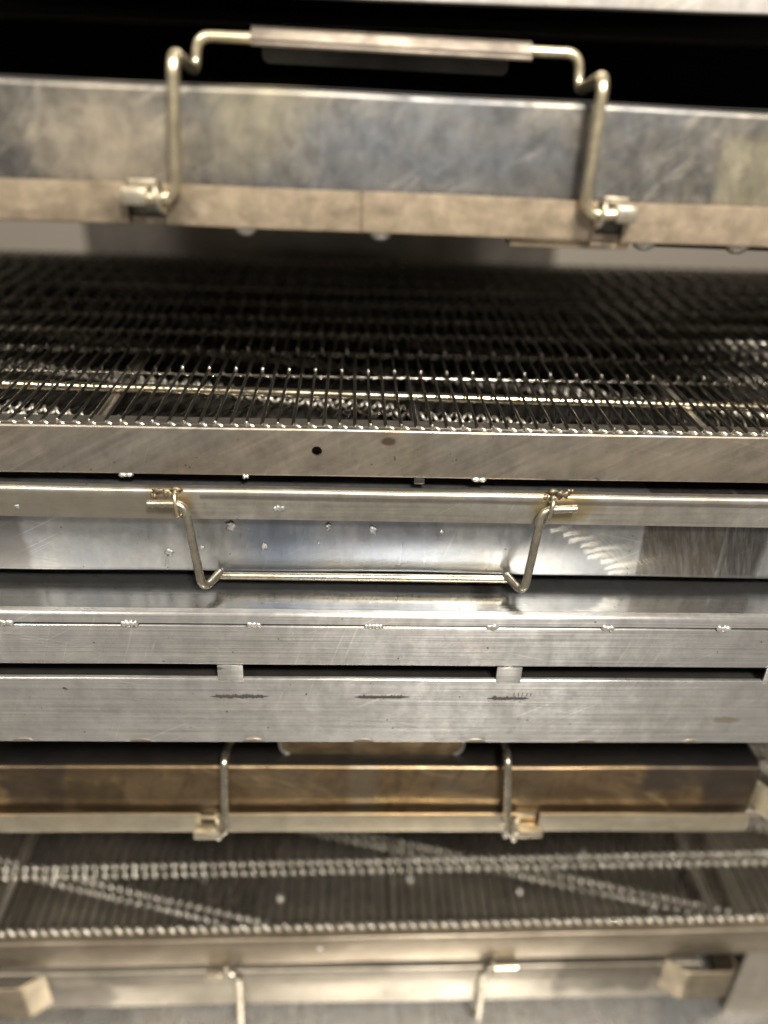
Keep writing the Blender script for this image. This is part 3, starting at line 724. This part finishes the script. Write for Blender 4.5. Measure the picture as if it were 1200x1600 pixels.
# ---- G: lower conveyor
GY = 0.0
zg_ = wpt(600, 1503, GY).z
G_ = Frame('conveyor', (0, 0, zg_), math.radians(-0.95), 'wire mesh conveyor with tan front rail, between the brown tray and lowest tray', 'conveyor', 'wire belt conveyors')
g_rail = steel('rail_steel_tan', (0.35, 0.295, 0.22), (0.22, 0.18, 0.13), (0.19, 0.15, 0.10), 0.40, 0.88, 24.0, 12, (12, 260, 260), 0.14)
zgt = G_.at(600, 1465, GY).z
strip('front_rail', [(GY + 0.016, zgt), (GY, zgt), (GY, 0.0), (GY + 0.012, 0.0)], CX0, CX1, 0.0016, g_rail, G_.o, 0.0016, 60, 0.0005, 31, 1)
c = G_.at(500, 1482, GY); lump('rivet', (c.x, -0.0003, c.z), (0.0022, 0.0012, 0.0018), weldm, G_.o, 1, 5)
zgb = zgt + 0.006
conveyor(G_, CX0 + 0.005, CX1 - 0.005, zgb, zgt - 0.020, 7, 0.058, first=0.010, lowrot=-15, lows=5, seed=2, line=((60, 1365), (370, 1440)), lstep=0.117)
for dyy, rr in ((0.15, 0.003), (0.28, 0.003)):
    tube('support_bar', [(CX0 + 0.01, dyy, zgb - 0.009), (CX1 - 0.01, dyy, zgb - 0.009)], rr, rackm, G_.o, 10)
for (px, py), w in (((25, 1365), 0.004), ((615, 1370), 0.0025), ((1085, 1355), 0.004), ((1120, 1330), 0.003)):
    a = G_.atz(px, py, zgb - 0.012)
    tube('runner', [(a.x, 0.016, zgb - 0.0145), (a.x, 0.45, zgb - 0.0145)], w, rackm, G_.o, 10)
strip('back_rail', [(0.462, zgt), (0.474, zgt), (0.474, 0.0)], CX0, CX1, 0.0016, g_rail, G_.o, 0.0016, 20, 0.0004, 32, -1)
for x in (CX0 + 0.0002, CX1 - 0.0022):
    box('side_plate', (x, GY + 0.018, 0.001), (x + 0.002, 0.460, zgt - 0.001), g_rail, G_.o)
panm = steel('under_tray_steel', (0.32, 0.285, 0.235), (0.19, 0.17, 0.14), None, 0.36, 0.9, 25.0, 14, (200, 8, 200), 0.2)
box('catch_plate', (CX0 + 0.006, 0.017, 0.0005), (CX1 - 0.006, 0.458, 0.002), panm, G_.o)
for i, (px, py) in enumerate(((910, 1331), (640, 1372), (438, 1402), (318, 1372), (812, 1392), (420, 1450), (1020, 1420))):
    c = G_.atz(px, py, 0.003); lump('weld_spot', c, (0.0042, 0.0042, 0.0022), weldm, G_.o, 1, i + 60, 0, 0.6)

# ---- H: lowest tray, rim up, handle hanging down
zh = wpt(600, 1566, WALL).z
H_ = Frame('drip_tray', (0, 0, zh), math.radians(-0.45), 'lowest tan grey tray, rim up with forward hooked end brackets, above the pale shelf', 'tray', 'oven drip trays')
h_face = steel('tray_steel_tan_grey', (0.35, 0.31, 0.25), (0.22, 0.195, 0.155), None, 0.42, 0.85, 26.0, 10, (200, 200, 12), 0.1,
   patches=[rect_patch(H_.at(70, 1548, WALL).x, H_.at(176, 1548, WALL).x, -0.01, 0.05, (0.10, 0.082, 0.06), 0.85, 0.004, None, ((40, 60, 40), 0.7), 0.016, 1.0),
            rect_patch(H_.at(865, 1530, WALL).x, H_.at(1020, 1530, WALL).x, 0.012, 0.07, (0.11, 0.095, 0.07), 0.85, 0.004, None, ((40, 60, 40), 0.9), 0.018, 2.0)])  # second area paints dark fold reflections into the colour
hx0, hx1 = H_.at(-10, 1550).x, H_.at(1085, 1540).x
tray(H_, False, (h_face, h_face), x0=hx0, x1=hx1, wave=0.0007, seed=9)
hH, pH = handle(H_, [(325, 1524, HY), (373, 1522, HY), (377, 1606, -0.002), (398, 1574, 0.045), (402, 1590, 0.045), (726, 1588, 0.045), (730, 1574, 0.045), (748, 1590, -0.002), (757, 1514, HY), (808, 1512, HY)], rod_grey)
sleeve(H_, (322, 1524), (350, 1523), 0.0055, sleevem); staple(H_, 356, 1520, sleevem, 0.005, 0.008, 0.0013, -0.1)
sleeve(H_, (780, 1514), (808, 1512), 0.0055, sleevem); staple(H_, 769, 1513, sleevem, 0.005, 0.008, 0.0013, 0.1)
yb = -0.014
ra = H_.at(1068, 1540, yb); rb = H_.at(1148, 1540, yb)
r0 = H_.at(1148, 1540, yb)
zt_, zb_ = H_.at(1100, 1521, yb).z, H_.at(1100, 1560, yb).z
br_m = steel('bracket_steel', (0.24, 0.195, 0.13), (0.12, 0.095, 0.065), None, 0.42, 0.85, 28.0, 20, (200, 200, 12), 0.1)
wing(H_, [(ra.x - 0.016, -0.001), (ra.x, yb), (rb.x, yb), (rb.x, 0.05)], zb_, zt_, br_m)
la = H_.at(38, 1570, yb); lb = H_.at(-40, 1570, yb)
zt_, zb_ = H_.at(20, 1545, yb).z, H_.at(20, 1590, yb).z
wing(H_, [(la.x + 0.018, -0.001), (la.x, yb), (lb.x, yb), (lb.x, 0.05)], zb_, zt_, br_m)

# ------------------------------------------------------------------ rest of the rack: posts, ledges, top shelf edge, added dark sheets
c = wpt(1168, 1530, 0.0)
zr = lambda z: z - zsh
V = []; F = []
box_geo(V, F, (c.x, 0.012 - 0.3, 0.0), (c.x + 0.05, 0.015 - 0.3, zr(G_.o.location.z) - 0.004))
box_geo(V, F, (c.x + 0.047, 0.0152 - 0.3, 0.0), (c.x + 0.05, 0.35 - 0.3, zr(G_.o.location.z) - 0.004))
link('lower_post', V, F, rackm, rack.o, 0)
def ledge(z, xin, y0=0.03, y1=0.40, mat=rackm):
    for sx in (-1, 1):
        xa, xb = sorted((sx * xin, sx * 0.5648))
        V = []; F = []
        box_geo(V, F, (xa, y0 - 0.3, zr(z) - 0.003), (xb, y1 - 0.3, zr(z) - 0.0003))
        box_geo(V, F, (xb - 0.003 if sx > 0 else xa, y0 - 0.3, zr(z) - 0.022), (xb if sx > 0 else xa + 0.003, y1 - 0.3, zr(z) - 0.0032))
        link('ledge', V, F, mat, rack.o, 0)
ledge(A.o.location.z - 0.0035, 0.285, 0.10)
ledge(C_.o.location.z - 0.0006, 0.485, 0.05)
ledge(B.o.location.z - 0.002, 0.29, 0.06)
ledge(D.o.location.z - 0.0015, 0.322, 0.06)
ledge(E_.o.location.z - 0.002, 0.285, 0.12)
ledge(G_.o.location.z - 0.0068, 0.485, 0.05)
ledge(H_.o.location.z - 0.0025, 0.29, 0.08)
topm = steel('shelf_edge_steel', (0.78, 0.74, 0.70), (0.62, 0.57, 0.5), None, 0.4, 0.8, 27.0, 20, (8, 300, 300), 0.15)
zt0 = wpt(900, 11, 0.06).z
strip('top_shelf', [(0.52, zr(zt0) + 0.012), (-0.31, zr(zt0) + 0.012 + 0.028), (-0.31, zr(zt0)), (-0.29, zr(zt0))][1:], -0.6, 0.6, 0.0015, topm, rack.o, 0.001, 20, 0.0008, 3, 1).location.y = 0.07
box('top_panel', (-0.6, -0.225, zr(zt0) + 0.004), (0.6, 0.33, zr(zt0) + 0.008), blackm, rack.o)  # shelf underside coloured black to carry the shade above the top tray
box('back_panel', (-0.6, 0.325, zr(A.o.location.z) - 0.03), (0.6, 0.329, zr(zt0) + 0.0038), blackm, rack.o)  # added black sheet standing in for the unlit depth behind
shade_drum_m = steel('shade_drum_steel', (0.34, 0.31, 0.27), (0.24, 0.22, 0.19), None, 0.38, 0.95, 31.0, 6, (300, 300, 6), 0.1)
xl = wpt(150, 400, 0.85).x; xr = wpt(860, 400, 0.85).x; cx_, hw = (xl + xr) / 2, (xr - xl) / 2
V = []; F = []
for q in range(33):
    a_ = math.pi * q / 32
    for z_ in (0.0, zr(A.o.location.z) - 0.02): V.append((cx_ - hw * math.cos(a_), 0.85 - 0.3 - 0.30 * math.sin(a_), z_))
for q in range(32): F.append((2 * q, 2 * q + 1, 2 * q + 3, 2 * q + 2))
F += [tuple(2 * q for q in range(33)), tuple(2 * q + 1 for q in range(33))]
link('rear_shade_drum', V, F, shade_drum_m, rack.o, 40)  # added curved sheet, shaped to give the gap a dark middle and softer sides
for sx in (-1, 1):
    a, b = sorted((sx * 0.5686, sx * 0.5696))
    box('side_blind', (a, 0.062 - 0.3, 0.0), (b, 0.398 - 0.3, TOPZ), dark_shade, rack.o)  # dark sheet added to block the bright wall past the tray ends
def post(px, py, y, w, z0, z1, mat):
    c = wpt(px, py, y); box('rear_post', (c.x - w / 2, y - 0.3, z0), (c.x + w / 2, y - 0.3 + w, z1), mat, rack.o, 0.001)
ptop = zr(A.o.location.z) - 0.022
